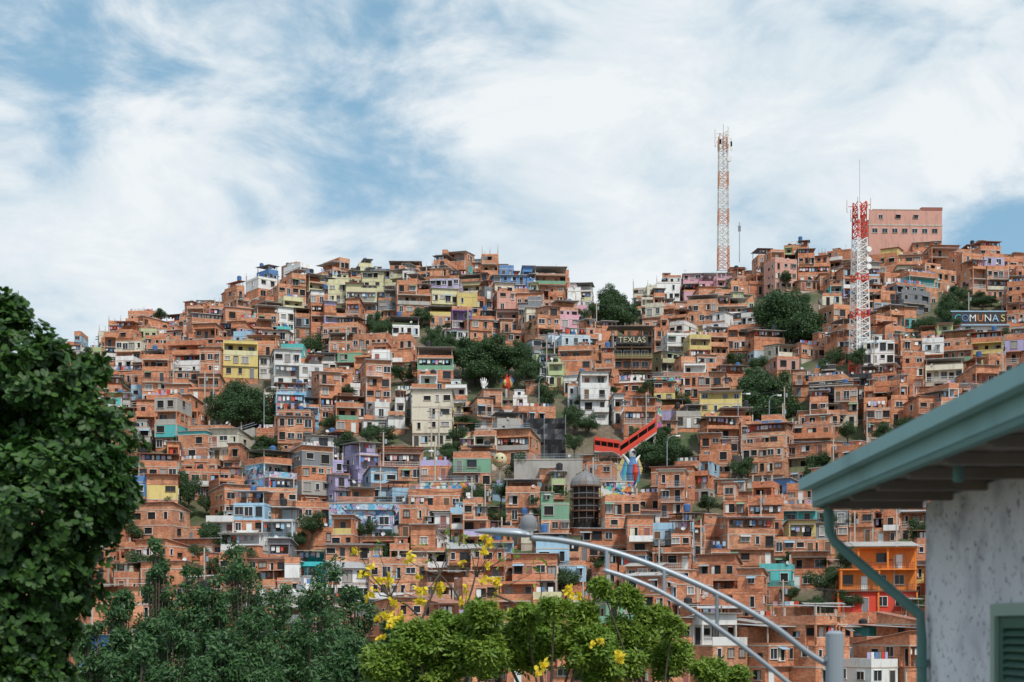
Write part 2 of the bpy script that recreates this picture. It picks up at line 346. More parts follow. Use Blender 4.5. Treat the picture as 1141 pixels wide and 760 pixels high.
        if rng.random()<.45 and W_>1.6: tank(B,rng.uniform(x0t+.7,x1t-.7),rng.choice([d-1.2,yft+1.2]),zt+.01+(2.4 if rf=='terrace' else 0),rng.choice(['tank_black','tank_blue','tank_black']))
    if rng.random()<.3:
        x=rng.uniform(x0t+.4,x1t-.4); h=rng.uniform(1.5,3); B.bar((x,d-.5,zt),(x,d-.5,zt+h+.6),.025,'galv')
        for q in (0,.25,.5): B.bar((x-.4+q*.3,d-.5,zt+h+q),(x+.4-q*.3,d-.5,zt+h+q),.015,'galv')
    if rng.random()<.22:
        x=rng.uniform(x0t+.4,x1t-.4); c=Vector((x,yft+.1,zt+.9)); B.bar((x,yft+.15,zt),(x,yft+.15,zt+.9),.03,'galv')
        ax=Vector((rng.uniform(-.6,.6),-.7,.45)).normalized()
        B.tube([c,c+ax*.05,c+ax*.16],[.05,.22,.34],10,'dish',False)
    return B.build(name,loc,yaw)
SPOTS=[(400,315,48,14,'cream_yellow'),(450,295,28,11,'grey'),(583,305,18,21,'blue'),(645,325,15,15,'white'),(645,350,20,9,'pink'),(720,328,26,12,'cream'),(718,345,20,9,'cream'),(785,318,30,12,'pink'),(738,306,20,8,'white'),(835,330,18,10,'olive'),(815,362,28,9,'white'),(505,352,12,10,'purple'),(488,340,14,11,'cream_yellow'),(520,378,14,13,'white'),(318,395,22,19,'teal'),(270,402,28,13,'yellow'),(350,412,44,15,'white'),(345,440,34,15,'mural_b'),(410,448,38,20,'white'),(455,365,18,10,'white'),(505,432,32,14,'white'),(470,448,15,11,'cream'),(620,384,24,12,'paleblue'),(628,408,20,10,'lime'),(660,440,20,12,'white'),(640,424,14,8,'olive'),(745,405,15,17,'olive'),(762,376,24,9,'white'),(1000,398,30,10,'white'),(1045,418,32,13,'cream'),(945,432,28,12,'dark'),(1010,330,14,12,'grey'),(905,385,14,9,'lavender'),(388,520,34,13,'lavender'),(425,506,22,9,'purple'),(240,462,18,12,'green'),(190,430,16,10,'skyblue'),(345,632,20,20,'turquoise'),(345,562,20,12,'yellow'),(270,527,18,10,'green'),(318,537,26,11,'mural_b'),(250,602,28,12,'white'),(780,475,28,14,'concrete'),(870,612,28,12,'concrete'),(912,612,14,11,'green'),(480,592,18,10,'white'),(330,665,18,12,'cream'),(560,482,26,9,'concrete'),(500,516,18,9,'cream'),(410,578,32,9,'mural_b'),(600,525,28,8,'grey'),(705,466,22,9,'mural_a'),(215,400,12,9,'white'),(820,610,12,12,'white'),(690,432,15,10,'white'),(1120,330,14,9,'skyblue'),(145,415,14,9,'white'),(360,495,16,10,'white'),(440,540,20,9,'skyblue'),(300,575,16,9,'paleblue'),(235,500,18,9,'cream'),(580,455,16,9,'white'),(805,440,14,9,'yellow'),(530,545,16,9,'white'),(610,600,18,9,'cream'),(760,560,12,9,'white'),(300,445,14,9,'blue'),(560,340,14,8,'salmon'),(500,560,16,9,'teal'),(700,605,14,9,'mural_a')]
TREES=[(275,447,42,34),(422,360,17,19),(490,378,22,21),(540,398,42,32),(586,402,20,28),(686,340,29,28),(886,350,48,40),(852,437,40,38),(738,498,36,26),(349,382,15,18),(426,482,19,13),(578,518,17,19),(1062,342,22,22),(100,400,13,13),(1095,332,20,9),(300,497,26,17),(212,545,15,22),(160,500,10,12),(655,470,16,12),(945,480,14,11),(1010,470,16,11),(470,350,15,12),(1030,360,16,12),(760,445,14,12),(130,590,14,12),(880,660,12,9),(790,560,14,10),(640,465,14,16),(610,440,14,18),(230,560,12,12),(555,575,13,11),(985,545,14,11),(370,470,16,11),(520,470,15,11),(450,415,16,11),(680,620,14,10),(330,600,14,10),(500,500,14,10),(820,400,12,10),(930,395,12,14),(180,350,10,7)]
CLEAR=[(972,650,52,44),(958,402,9,16),(704,396,28,24),(702,536,22,28),(650,555,18,24),(693,492,44,20),(1092,352,32,14),(606,492,24,20),(557,522,10,12),(545,428,32,10),(806,292,6,8)]
zones=[(a,b,c*.98,d*.95) for a,b,c,d in TREES]+CLEAR
def near(zp,px,py,e=1.0):
    for a,b,c,d in zp:
        if ((px-a)/c)**2+((py-b)/d)**2<e: return True
    return False
y=166.0; cnt=0
while y<404:
    x=-0.44*y+rng.uniform(0,3)
    while x<0.44*y:
        w=rng.choice([3.2,3.8,4.4,5.0,5.6,6.4,7.4,8.4]); gap=rng.choice([0.1,0.15,.25,.4,1.3]); 
        xc=x+w/2; x+=w*.95+gap
        yy=y+rng.uniform(-2.2,2.2)+3.5*noise.noise(Vector((xc/20,y/40,5)))+2.5*math.sin(xc/37+y*.05)
        if yy>403: yy=403
        yaw=1.15*noise.noise(Vector((xc/38,yy/38,9)))+rng.uniform(-.13,.13)+(.12 if xc<0 else -.05)
        yaw=max(-.75,min(.75,yaw))
        z=T(xc,yy)+rng.uniform(-.6,1.0); d=rng.uniform(5.5,8.5)
        if yy<188: z=0.05
        n=rng.choice([1,2,2,2,3,3,3,4]) if yy<380 else rng.choice([1,2,2,3])
        if w>8 : n=min(n,3)
        px,py=P(xc,yy,z+3)
        if near(zones,px,py) : continue
        hw=F*w/2/yy
        for a,b,c,dd in zones:
            while n>0 and abs(px-a)<c*.8+hw*.6 and py>b and P(xc,yy,z+n*H+1)[1]<b+dd*.55: n-=1
        if n==0: continue
        wall=None
        for a,b,c,dd,k in SPOTS:
            if ((px-a)/c)**2+((P(xc,yy,z+n*H-2)[1]-b)/dd)**2<1.1: wall=k
        full=wall is not None
        if full and n>2: n=rng.choice([2,n])
        if not wall:
            r_=rng.random()
            if r_<.82: wall=rng.choice(['brick_a','brick_a','brick_b','brick_c','brick_b'])
            else: wall=rng.choice(CL)
        house(w,d,n,wall,(xc,yy-.4,z),yaw,('brick_house' if wall.startswith('brick') else 'painted_house'),full=full); cnt+=1
    y+=7.8
print('houses',cnt)
# large building on the ridge
B=MB(); p=W(1009,262,396)
B.box(-10.3,10.3,0,9,-12,7.0,'salmon'); B.box(-10.4,10.4,-.1,9.1,2.6,3.0,'slab'); B.box(-10.4,4.3,-.1,9.1,7.0,7.2,'slab'); B.box(4.4,10.4,-.1,9.1,7.0,7.8,'maroon')
for i in range(7):
    fn=lambda a,o,z:(a,-o,z)
    window(B,fn,-8.6+i*2.8,.6,1.5,1.2,'glass')
for a in (-7,-2,3): window(B,fn,a,4.6,1.1,1.0,'glass')
B.build('large_brick_apartment_building',p,0.03)
# orange house with balconies
B=MB(); p=hill(972,690); 
B.box(-5.6,5.6,0,7,-5,-.02,'brick_b')
for k,(m,x0,x1) in enumerate((('red',-5.6,5.6),('orange',-5.2,5.4),('orange',-2.8,5.4))):
    z=k*3.1; B.box(x0,x1,1.3 if k else .2,7,z,z+2.9,m); B.box(x0-.1,x1+.1,-.2,7.1,z+2.9,z+3.1,'orange' if k else 'brown')
    for xx in (x0,(x0+x1)/2,x1-.25): B.box(xx,xx+.25,-.1,.15,z,z+2.9,'orange')
    if k: rail(B,x0+.25,x1-.25,-.08,z,'brown',1.3)
    fn=lambda a,o,zz,kk=k:(a,(1.3 if kk else .2)-o,zz)
    for i,a in enumerate((-4,-1.7,.7,3.2,4.4)[(0 if k<2 else 2):4]):
        (door(B,fn,a,z+.02) if i==1 else window(B,fn,a,z+.9,1.3,1.3,'glass'))
    window(B,lambda a,o,zz:(x1+o,a,zz),4,z+1,1.2,1.1,'glass')
B.hexa([(-3.3,-.6,9.35),(5.9,-.6,9.35),(5.9,7.5,10.4),(-3.3,7.5,10.4),(-3.3,-.6,9.43),(5.9,-.6,9.43),(5.9,7.5,10.5),(-3.3,7.5,10.5)],'fibre')
B.build('orange_balcony_house',p+Vector((0,-3,1)),-.12)
# dark sign building
p=hill(704,424); E=empty('terrace_bar_building',p); B=MB(); 
for k in range(4):
    B.box(-4.6,4.6,1.0,8,k*2.5,k*2.5+2.35,'dark' if k>1 else 'brick_b'); B.box(-4.8,4.8,-.2,8,k*2.5+2.35,k*2.5+2.5,'wood'); rail(B,-4.7,4.7,-.15,k*2.5,'yellow' if k==2 else 'frame_dark',1)
    fn=lambda a,o,z:(a,1-o,z)
    for a in (-3,-1,1,3): window(B,fn,a,k*2.5+.7,1.4,1.2,'glass')
for xx in (-4.6,-.1,4.4):
    B.box(xx,xx+.2,-.1,.1,0,12,'wood')
B.hexa([(-5.2,-.8,12),(5.2,-.8,12),(5.2,8,12.8),(-5.2,8,12.8),(-5.2,-.8,12.1),(5.2,-.8,12.1),(5.2,8,12.9),(-5.2,8,12.9)],'zinc_dark')
B.box(-3.6,3.6,-.5,-.35,8.1,9.9,'dark'); B.build('walls_and_balconies',parent=E)
def text(s,size,mat,loc,parent,ex=.05):
    c=bpy.data.curves.new('lettering','FONT'); c.body=s; c.size=size; c.extrude=ex; c.align_x='CENTER'; o=bpy.data.objects.new('lettering',c); SC.collection.objects.link(o)
    c.materials.append(MAT[mat]); o.location=loc; o.rotation_euler=(math.pi/2,0,0); o.parent=parent; return o
text('TEXLAS',1.8,'cream_yellow',(0,-.6,8.4),E)
# rooftop lettering sign
p=W(1092,362,330); E=empty('rooftop_letter_sign',p); B=MB()
B.box(-6.5,6.5,0,.2,.2,3.2,'dark'); B.box(-7.5,7.5,0,7,-12,-.3,'white'); B.box(-8,8,-.8,7.2,-.3,0,'skyblue'); B.box(-6.8,6.8,-.1,.0,3.0,3.3,'skyblue'); B.box(-6.8,6.8,-.1,.0,.0,.2,'orange')
for a in (-5,-2.5,0,2.5,5): window(B,lambda q,o,z:(q,-o,z),a,-2.6,1.5,1.4,'glass')
for a in (-6,0,6): B.box(a-.05,a+.05,.2,1.6,.1,.25,'galv')
B.build('sign_frame',parent=E)
for i,(ch,m_) in enumerate(zip('COMUNAS',('turquoise','blue','white','orange','white','skyblue','yellow'))): text(ch,2.3,m_,(-5.2+i*1.75,-.12,.8),E)
# ------------------------------------------------------------------ towers
def lattice(p,h,wb,wt,seg,cols,r=.09):
    B=MB(); 
    def w_(t): return (wb+(wt-wb)*t)/2
    cr=[(-1,-1),(1,-1),(1,1),(-1,1)]
    for i in range(seg):
        t0,t1=i/seg,(i+1)/seg; a,b=w_(t0),w_(t1); m=cols(t0)
        for j in range(4):
            c,e=cr[j],cr[(j+1)%4]
            p0=(c[0]*a,c[1]*a,h*t0); p1=(c[0]*b,c[1]*b,h*t1); q0=(e[0]*a,e[1]*a,h*t0); q1=(e[0]*b,e[1]*b,h*t1)
            B.bar(p0,p1,r,m); B.bar(p0,q1,r*.6,m); B.bar(q0,p1,r*.6,m); B.bar(p0,q0,r*.6,m)
    B.box(-.25,.25,-.05,.05,0,h,cols(.5)); 
    return B
p=W(806,300,392)
B=lattice(p,37,2.9,2.3,18,lambda t:'tower_white' if int(t*7)%2 else 'tower_orange',.14)
for a in range(6):
    an=a*math.pi/3; 
    for zz in (35,37.5 if a%2 else 34): 
        x_,y_=2.2*math.cos(an),2.2*math.sin(an); B.box(x_-.2,x_+.2,y_-.15,y_+.15,zz-1.2,zz+1.2,'tower_white'); B.bar((0,0,zz),(x_,y_,zz),.07,'tower_white')
B.tube([(1.5,-1,30),(1.5,-1.5,30)],[.7,.7],12,'tower_white'); B.bar((0,0,37),(0,0,40),.06,'galv')
B.build('telecom_lattice_tower',p)
B=MB(); B.box(-.12,.12,-.12,.12,0,11,'galv'); B.box(-.35,.35,-.2,.2,8.5,10,'grey'); B.build('antenna_mast',W(824,292,392))
p=hill(958,418); hh=(415-222)/F*p.y
def c2(t): return 'tower_red' if (t<.12 or t>.76 or .5<t<.56 or .3<t<.34) else 'tower_white'
B=lattice(p,hh,3.4,2.0,24,c2,.16)
for a in range(5):
    an=a*2*math.pi/5+.3
    for zz,rr in ((hh-1,2.6),(hh-3,1.8)):
        x_,y_=rr*math.cos(an),rr*math.sin(an); B.box(x_-.17,x_+.17,y_-.12,y_+.12,zz-1.2,zz+1.4,'tower_white'); B.bar((0,0,zz),(x_,y_,zz),.08,'tower_red')
for zz in (hh*.62,hh*.66,hh*.72): B.tube([(1.3,-1.2,zz),(1.3,-1.7,zz)],[.6,.6],12,'tower_white')
B.bar((0,0,hh),(0,0,hh+9),.05,'galv')
B.build('telecom_lattice_tower',p,.3)
# ------------------------------------------------------------------ landmarks in the tourist zone
def escalator(name,p,q,w,mat):
    B=MB(); d=(q-p); side=Vector((0,1,0))*w/2; up=Vector((0,0,1))
    def slab(o,t,m): B.hexa([p-side+up*o,q-side+up*o,q+side+up*o,p+side+up*o,p-side+up*(o+t),q-side+up*(o+t),q+side+up*(o+t),p+side+up*(o+t)],m)
    slab(0,.35,'concrete'); slab(2.3,.6,mat)
    for i in range(5):
        c=p+d*(i/4); 
        for s_ in (-1,1): B.bar(c+side*s_*.95+up*.3,c+side*s_*.95+up*2.35,.07,mat)
    for s_ in (-1,1): B.hexa([p+side*s_+up*.35,q+side*s_+up*.35,q+side*s_*.94+up*.35,p+side*s_*.94+up*.35,p+side*s_+up*1.4,q+side*s_+up*1.4,q+side*s_*.94+up*1.4,p+side*s_*.94+up*1.4],mat)
    B.hexa([p+side*.9+up*.4,q+side*.9+up*.4,q+side*.85+up*.4,p+side*.85+up*.4,p+side*.9+up*2.3,q+side*.9+up*2.3,q+side*.85+up*2.3,p+side*.85+up*2.3],'dark')
    for i in range(30):
        c=p+d*(i/30); B.box(c.x,c.x+abs(d.x)/30,c.y-w*.4,c.y+w*.4,c.z+.35,c.z+.5,'grey')
    for t in (0.05,.5,.95): c=p+d*t; B.box(c.x-.2,c.x+.2,c.y-.4,c.y+.4,c.z-9,c.z,'concrete')
    B.build(name)
h0=hill(690,508).y-6
escalator('covered_escalator',W(690,512,h0),W(731,484,h0+1),2.6,'red')
escalator('covered_escalator',W(690,509,h0-3),W(662,505,h0-3),2.4,'red')
def bird(name,p,s,yaw,body,wing,tail):
    B=MB()
    B.tube([(0,0,-3),(0,0,.5),(0,0,1.6)],[.45,.5,.25],12,'concrete')
    B.tube([(0,.1,1.2),(0,0,2),(0,-.1,3.2),(0,-.1,4.3),(0,-.15,5),(0,-.2,5.5)],[.3,.85,1.15,.95,.6,.5],14,body)
    B.tube([(0,-.95,2.2),(0,-1.15,3.2),(0,-1.0,4.3)],[.3,.6,.4],10,'red' if body!='red' else 'yellow')
    B.tube([(0,-.2,5.3),(0,-.2,5.8),(0,-.2,6.2),(0,-.2,6.45)],[.5,.62,.5,.15],14,'white' if body!='red' else body)
    B.tube([(0,-.6,6.0),(0,-1.0,5.9),(0,-1.15,5.5)],[.28,.2,.04],8,'tank_black')
    for sx in (-1,1):
        B.tube([(sx*.35,-.72,6.0),(sx*.36,-.78,6.0)],[.14,.1],8,'dark')
        for i in range(9):
            t=i/8; a=Vector((sx*(.7+.75*t),.05+.03*i,4.5+.9*t)); l=3.2-1.2*t
            dr=Vector((sx*(.08+.45*t),0.1,-1+.3*t)).normalized(); b_=a+dr*l; sd=Vector((sx*.2,0,.05))
            m=wing[min(len(wing)-1,int(t*len(wing)))]
            B.hexa([a-sd,a+sd,b_+sd*.5,b_-sd*.5,a-sd+Vector((0,.12,0)),a+sd+Vector((0,.12,0)),b_+sd*.5+Vector((0,.1,0)),b_-sd*.5+Vector((0,.1,0))],m)
        B.tube([(sx*.5,0,4.3),(sx*1.0,.1,5.0),(sx*1.9,.2,5.7)],[.4,.28,.08],8,wing[0])
    for i in range(5):
        x=(i-2)*.22; B.hexa([(x-.12,.2,1.8),(x+.12,.2,1.8),(x*2+.1,.9,-1.4),(x*2-.1,.9,-1.4),(x-.12,.35,1.8),(x+.12,.35,1.8),(x*2+.1,1,-1.4),(x*2-.1,1,-1.4)],tail[i%len(tail)])
    o=B.build(name,p,yaw,smooth=False); o.scale=(s,s,s); return o
bp=hill(702,560); o=bird('macaw_statue',bp+Vector((0,-4,.6)),1.2,.45,'blue',['white','turquoise','blue','yellow'],['blue','red','yellow']); o.scale=(.9,1,1.25)
bp2=hill(564,441); bird('macaw_statue',bp2+Vector((0,-1,.5)),.62,-.4,'red',['red','yellow','blue'],['red','blue'])
B=MB(); B.tube([(0,0,-3),(0,0,1.2),(0,0,2.0)],[.45,.4,.5],10,'white'); B.tube([(0,0,1.8),(0,0,2.6),(0,0,3.4)],[.5,.85,.8],12,'white')
for i,(a,l) in enumerate(((-.62,1.3),(-.22,1.6),(.2,1.5),(.6,1.15))): B.tube([(a,0,3.0),(a*1.25,-.1,3.2+l*.5),(a*1.4,-.3,3.1+l)],[.22,.2,.12],8,'white')
B.tube([(.6,0,2.3),(1.2,-.1,2.9),(1.35,-.25,3.5)],[.26,.22,.13],8,'white')
o=B.build('hand_sculpture',hill(539,440)+Vector((0,-2,0)),0,smooth=True); o.scale=(.7,.7,.7)
B=MB(); n=14; pts=[(0,0,2.2+1.3*(1-math.cos(math.pi*i/n))) for i in range(n+1)]; B.tube(pts,[max(.02,1.3*math.sin(math.pi*i/n)) for i in range(n+1)],18,'cream_yellow',False)
B.tube([(0,0,-2),(0,0,2.25)],[.12,.12],8,'galv'); B.tube([(-.45,-1.15,3.8),(-.45,-1.25,3.8)],.18,8,'dark'); B.tube([(.45,-1.15,3.8),(.45,-1.25,3.8)],.18,8,'dark')
B.tube([(-.6,-1.13,3.2),(-.3,-1.27,3.0),(0,-1.3,2.95),(.3,-1.27,3.0),(.6,-1.13,3.2)],.07,6,'red'); B.build('smiling_balloon_globe',hill(557,540)+Vector((0,-3,.5)),0,smooth=True)  # yellow balloon face on a pole, painted only, emits no light
def dome(p,s):
    B=MB(); 
    for k in range(3):
        z=k*2.6; B.tube([(0,0,z-(3 if k==0 else 0)),(0,0,z+2.3)],[2.6,2.6],18,'void'); B.tube([(0,0,z+2.3),(0,0,z+2.6)],[3.3,3.3],18,'brown')
        for i in range(12):
            a=i*math.pi/6; B.bar((3.1*math.cos(a),3.1*math.sin(a),z),(3.1*math.cos(a),3.1*math.sin(a),z+2.3),.08,'wood')
            a2=a+math.pi/6; B.bar((3.1*math.cos(a),3.1*math.sin(a),z+.9),(3.1*math.cos(a2),3.1*math.sin(a2),z+.9),.05,'galv')
    prof=[(3.2,7.8),(3.1,8.6),(2.7,9.3),(1.9,10.0),(.9,10.5),(.25,11.0),(.08,12)]
    B.tube([(0,0,z) for r,z in prof],[r for r,z in prof],18,'zinc_dark')
    for i in range(12):
        a=i*math.pi/6; 
        for (r,z),(r2,z2) in zip(prof,prof[1:]): B.bar((r*1.02*math.cos(a),r*1.02*math.sin(a),z),(r2*1.02*math.cos(a),r2*1.02*math.sin(a),z2),.05,'grey')
    o=B.build('domed_pavilion',p); o.scale=(s,s,s)
dome(hill(652,584)+Vector((0,-2,0)),.78)
B=MB(); V0=[]
for i in range(13):
    for j in range(9): V0.append((-4+8*i/12,.35*noise.noise(Vector((i*.5,j*.6,1)))*2,-1+8*j/8))
n0=len(B.V); B.V+=V0
for i in range(12):
    for j in range(8): a=n0+i*9+j; B.F.append((a,a+9,a+10,a+1)); B.M.append('black_tarp')
B.box(-3.9,3.9,.7,6,-4,6.8,'dark')
for xx in (-4,0,4): B.bar((xx,-.5,-3),(xx,-.5,7.6),.06,'galv')
B.build('tarp_covered_scaffold',hill(606,506)+Vector((0,-2,-.5)))
def stairs(p,q,w):
    B=MB(); n=26; d=q-p
    for i in range(n):
        c=p+d*(i/n); B.box(c.x-abs(d.x)/n*.5-.1,c.x+abs(d.x)/n*.5+.1,c.y-w/2,c.y+w/2,c.z-3,c.z+.2,'concrete')
    for s_ in (-1,1): B.bar(p+Vector((0,s_*w/2,1.1)),q+Vector((0,s_*w/2,1.1)),.05,'galv')
    B.build('concrete_stairway')
for (a,b) in (((250,497),(285,478)),((690,600),(672,575)),((820,540),(838,520)),((430,600),(450,585))):
    p=hill(*a)+Vector((0,-2,1)); q=W(b[0],b[1],p.y+2); stairs(p,q,2.2)
for (px,py,wd,m) in ((412,584,12,'mural_b'),(325,543,11,'mural_b'),(712,474,8,'mural_a'),(610,535,12,'concrete'),(560,500,10,'concrete'),(345,456,12,'mural_b'),(740,440,6,'mural_a'),(905,520,10,'concrete'),(500,560,9,'mural_a'),(680,560,7,'mural_a')):
    B=MB(); B.box(-wd/2,wd/2,0,.3,-3,2.4,m); B.box(-wd/2-.1,wd/2+.1,-.1,.4,2.4,2.55,'slab'); rail(B,-wd/2,wd/2,.05,2.55,'galv',.2); B.build('retaining_wall',hill(px,py)+Vector((0,-6,.5)),rng.uniform(-.15,.15))
for (px,py) in ((299,482),(818,490),(852,492),(600,470),(470,560),(740,540)):
    B=MB(); B.tube([(0,0,-2),(0,0,7),(.2,0,7.8),(.9,-.2,8.2),(1.6,-.3,8.2)],[.1,.08,.07,.06,.06],8,'galv'); B.tube([(1.5,-.3,8.15),(2.3,-.4,8.1)],[.14,.2],8,'frame_white'); B.build('street_lamp',hill(px,py)+Vector((0,-5,0)))
for i in range(50):
    px=rng.uniform(100,1130); py=rng.uniform(max(360,rpy(px)+55),720)
    p=hill(px,py)+Vector((0,-4,0)); B=MB(); B.tube([(0,0,-3),(0,0,8)],[.16,.11],8,'slab'); B.box(-.8,.8,-.06,.06,7.3,7.42,'wood'); B.tube([(.4,0,6),(.4,0,6.8)],.22,8,'galv')
    for xx in (-.7,0,.7):
        pts=[]; dx=18*(1 if i%2 else -1)
        for k in range(9): t=k/8; pts.append((xx+dx*t,2*t,7.45-2.2*4*t*(1-t)*.4))
        B.tube(pts,.018,3,'frame_dark',False)
    B.build('utility_pole',p)
# ------------------------------------------------------------------ vegetation
def leaf_arr(C,Lm,Wm,out=None,up=.4,hexa=False,droop=0,T_=None):
    n=len(C); nv=nr.normal(size=(n,3)); 
    if out is not None: nv=nv*.8+out*.9
    if T_ is not None: nv=out+nr.normal(size=(n,3))*.15
    else: nv[:,2]+=up
    nv/=np.linalg.norm(nv,axis=1)[:,None]
    t=nr.normal(size=(n,3)) if T_ is None else T_.copy(); t[:,2]-=droop; t-=nv*(t*nv).sum(1)[:,None]*(1 if T_ is None else .6); t/=np.linalg.norm(t,axis=1)[:,None]
    b=np.cross(nv,t); l=(Lm*nr.uniform(.7,1.3,n))[:,None]; w=(Wm*nr.uniform(.7,1.3,n))[:,None]
    if hexa: V=[C,C+t*l*.3+b*w*.42,C+t*l*.75+b*w*.45+nv*l*.06,C+t*l,C+t*l*.75-b*w*.45+nv*l*.06,C+t*l*.3-b*w*.42]
    else: V=[C,C+t*l*.5+b*w*.5,C+t*l,C+t*l*.5-b*w*.5]
    return np.stack(V,1)
def lobes_pts(lobes,n,thick=.35):
    Lb=np.array(lobes); wt=Lb[:,3]**2; wt/=wt.sum(); idx=nr.choice(len(Lb),n,p=wt)
    d=nr.normal(size=(n,3)); d/=np.linalg.norm(d,axis=1)[:,None]
    rr=Lb[idx,3]*(1-thick*nr.uniform(0,1,n)**1.5)
    k=np.sin(d[:,0]*5+idx)*np.sin(d[:,1]*6+idx*2)*np.sin(d[:,2]*5+idx*3)
    rr*=1+.3*k
    return Lb[idx,:3]+d*rr[:,None]*np.array([1,1,.85]), d
def tree(name,base,lobes,n,leaf,mat,trunk=.25,rosette=0,hexa=False,sub=0,up=.4,droop=0,thick=.35,subr=(.28,.5),wid=.55,shrink=1.0):
    B=MB(); base=Vector(base); Lb=[list(l) for l in lobes]
    cen=Vector(np.mean([l[:3] for l in lobes],0)); fork=base.lerp(cen,.55); fork.x=base.x*.6+cen.x*.4
    B.tube([base,base.lerp(fork,.5)+Vector((trunk*.5,0,0)),fork],[trunk,trunk*.8,trunk*.65],9,'bark')
    for l in Lb:
        c=Vector(l[:3]); mid=fork.lerp(c,.5)+Vector((0,0,-.1*l[3])); k=min(1,l[3]/max(q[3] for q in lobes))
        B.tube([fork,mid,c],[trunk*.4*k+.01,trunk*.28*k+.01,trunk*.16*k+.006],5,'bark',False)
    if sub:
        ex=[]
        for l in lobes:
            for _ in range(sub):
                d=nr.normal(size=3); d/=np.linalg.norm(d); d[2]=abs(d[2])*.9 if nr.rand()<.7 else d[2]
                e=[l[0]+d[0]*l[3]*.85,l[1]+d[1]*l[3]*.85,l[2]+d[2]*l[3]*.85,l[3]*nr.uniform(*subr)]; ex.append(e)
                B.tube([Vector(l[:3]),Vector(e[:3])],[trunk*.12,.008],4,'bark',False)
        for l in Lb: l[3]*=shrink
        Lb+=ex
    C,d=lobes_pts(Lb,n,thick)
    if rosette:
        ax=d*.8+nr.normal(size=d.shape)*.35; ax[:,2]+=up; ax/=np.linalg.norm(ax,axis=1)[:,None]
        r0=nr.normal(size=d.shape); u=np.cross(ax,r0); u/=np.linalg.norm(u,axis=1)[:,None]; v=np.cross(ax,u)
        out=[]
        for k in range(rosette):
            ph=2*math.pi*k/rosette+nr.uniform(-.4,.4,len(C)); t=u*np.cos(ph)[:,None]+v*np.sin(ph)[:,None]+ax*nr.uniform(-.2,.6,(len(C),1))
            t/=np.linalg.norm(t,axis=1)[:,None]
            out.append(leaf_arr(C+t*leaf*.1+nr.normal(size=C.shape)*leaf*.2,np.full(len(C),leaf),np.full(len(C),leaf*wid),ax-t*.35,up,hexa,droop,t))
        A=np.concatenate(out)
    else: A=leaf_arr(C,np.full(len(C),leaf),np.full(len(C),leaf*wid),d,up,hexa,droop)
    B.quads(A,mat,6 if hexa else 4)
    return B
protos=[]
for k in range(5):
    lob=[(0,0,0,.62)]
    for i in range(10):
        a=nr.uniform(0,6.28); rr=nr.uniform(.4,.72); lob.append((rr*math.cos(a),rr*math.sin(a),nr.uniform(-.35,.65),nr.uniform(.24,.44)))
    B=tree('t',(0,0,-1.9),lob,4200,.10,'leaf_hill',.07,thick=.5,up=.5); protos.append(B.mesh('broadleaf_tree'))
def htree(p,sx,sz):
    o=bpy.data.objects.new('broadleaf_tree',rng.choice(protos)); SC.collection.objects.link(o); o.location=p; o.scale=(sx,sx,sz); o.rotation_euler=(0,0,rng.uniform(0,6.28))
for a,b,c,d in TREES:
    p=hill(a,b+d*.75); k=p.y/F; 
    if c*k<3.5: htree(W(a,b,p.y-4),c*k*1.0,d*k*1.05)
    else:
        m=5 if c*k>6 else 3
        for i in range(m):
            t=(i+.5)/m*2-1; q=math.sqrt(max(.15,1-t*t))
            htree(W(a+t*c*.72,b+rng.uniform(-.15,.3)*d+(1-q)*d*.4,p.y-3+rng.uniform(-1.5,2)),c*k*.55*rng.uniform(.85,1.15),d*k*.78*rng.uniform(.85,1.1)*max(.65,q))
        htree(W(a,b+d*.4,p.y-7),c*k*.68,d*k*.58); htree(W(a-c*.3,b-d*.3,p.y),c*k*.5,d*k*.6)
for i in range(230):
    px=rng.uniform(80,1141); py=rng.uniform(rpy(px)+22,740)
    p=hill(px,py); s=rng.uniform(.8,2.3); htree(p+Vector((0,-4.2,s*1.1+.5)),s*1.2,s)
def lw(px,py,r,y): p=W(px,py,y); return (p.x,p.y,p.z,r*y/F)
lob=[lw(-70,540,170,20.8),lw(0,400,70,20),lw(55,430,60,19.7),lw(106,482,48,19.8),lw(98,540,54,19.4),lw(45,560,95,19.2),lw(15,660,90,19.5),lw(70,650,38,19.7),lw(45,720,46,19.6),lw(-30,375,45,20.4),lw(128,555,30,19.6),lw(-70,720,120,20),lw(-150,500,150,21),lw(20,765,60,19.6)]
B=tree('t',(-8.0,21,0),lob,13500,.115,'leaf_near',.3,rosette=7,hexa=True,sub=7,thick=.45,up=.55,subr=(.18,.36),wid=.7,shrink=.92); B.build('broadleaf_tree')
def spire(px,py,y,w,n=11000):
    top=W(px,py,y); lob=[]; z=top.z-.3
    while z>2.5:
        f=(top.z-z)/(top.z-2.5); R=w*(.22+.9*f)
        lob.append((top.x,top.y,z,R*.42))
        for k in range(5):
            a=nr.uniform(0,6.28); lob.append((top.x+R*.75*math.cos(a),top.y+R*.75*math.sin(a),z+nr.uniform(-.5,.5),R*nr.uniform(.2,.4)+.12))
        z-=.6+.55*f
    B=tree('t',(top.x,top.y,0),lob,n,.22,'leaf_dark',.2,thick=.6,up=.4,droop=.5,wid=.4); B.build('feathery_tree')
for a in ((176,604,62,1.6),(214,636,60,1.4),(268,606,64,2.3),(236,648,58,1.6),(135,664,58,1.8),(310,658,66,1.9),(362,622,60,2.4),(398,652,63,2.0),(335,690,56,2.0),(105,700,55,1.8),(190,695,54,2.2),(285,690,52,2.0),(240,710,50,2.0),(430,690,62,1.9),(150,720,50,2),(385,715,50,1.8)): spire(*a)
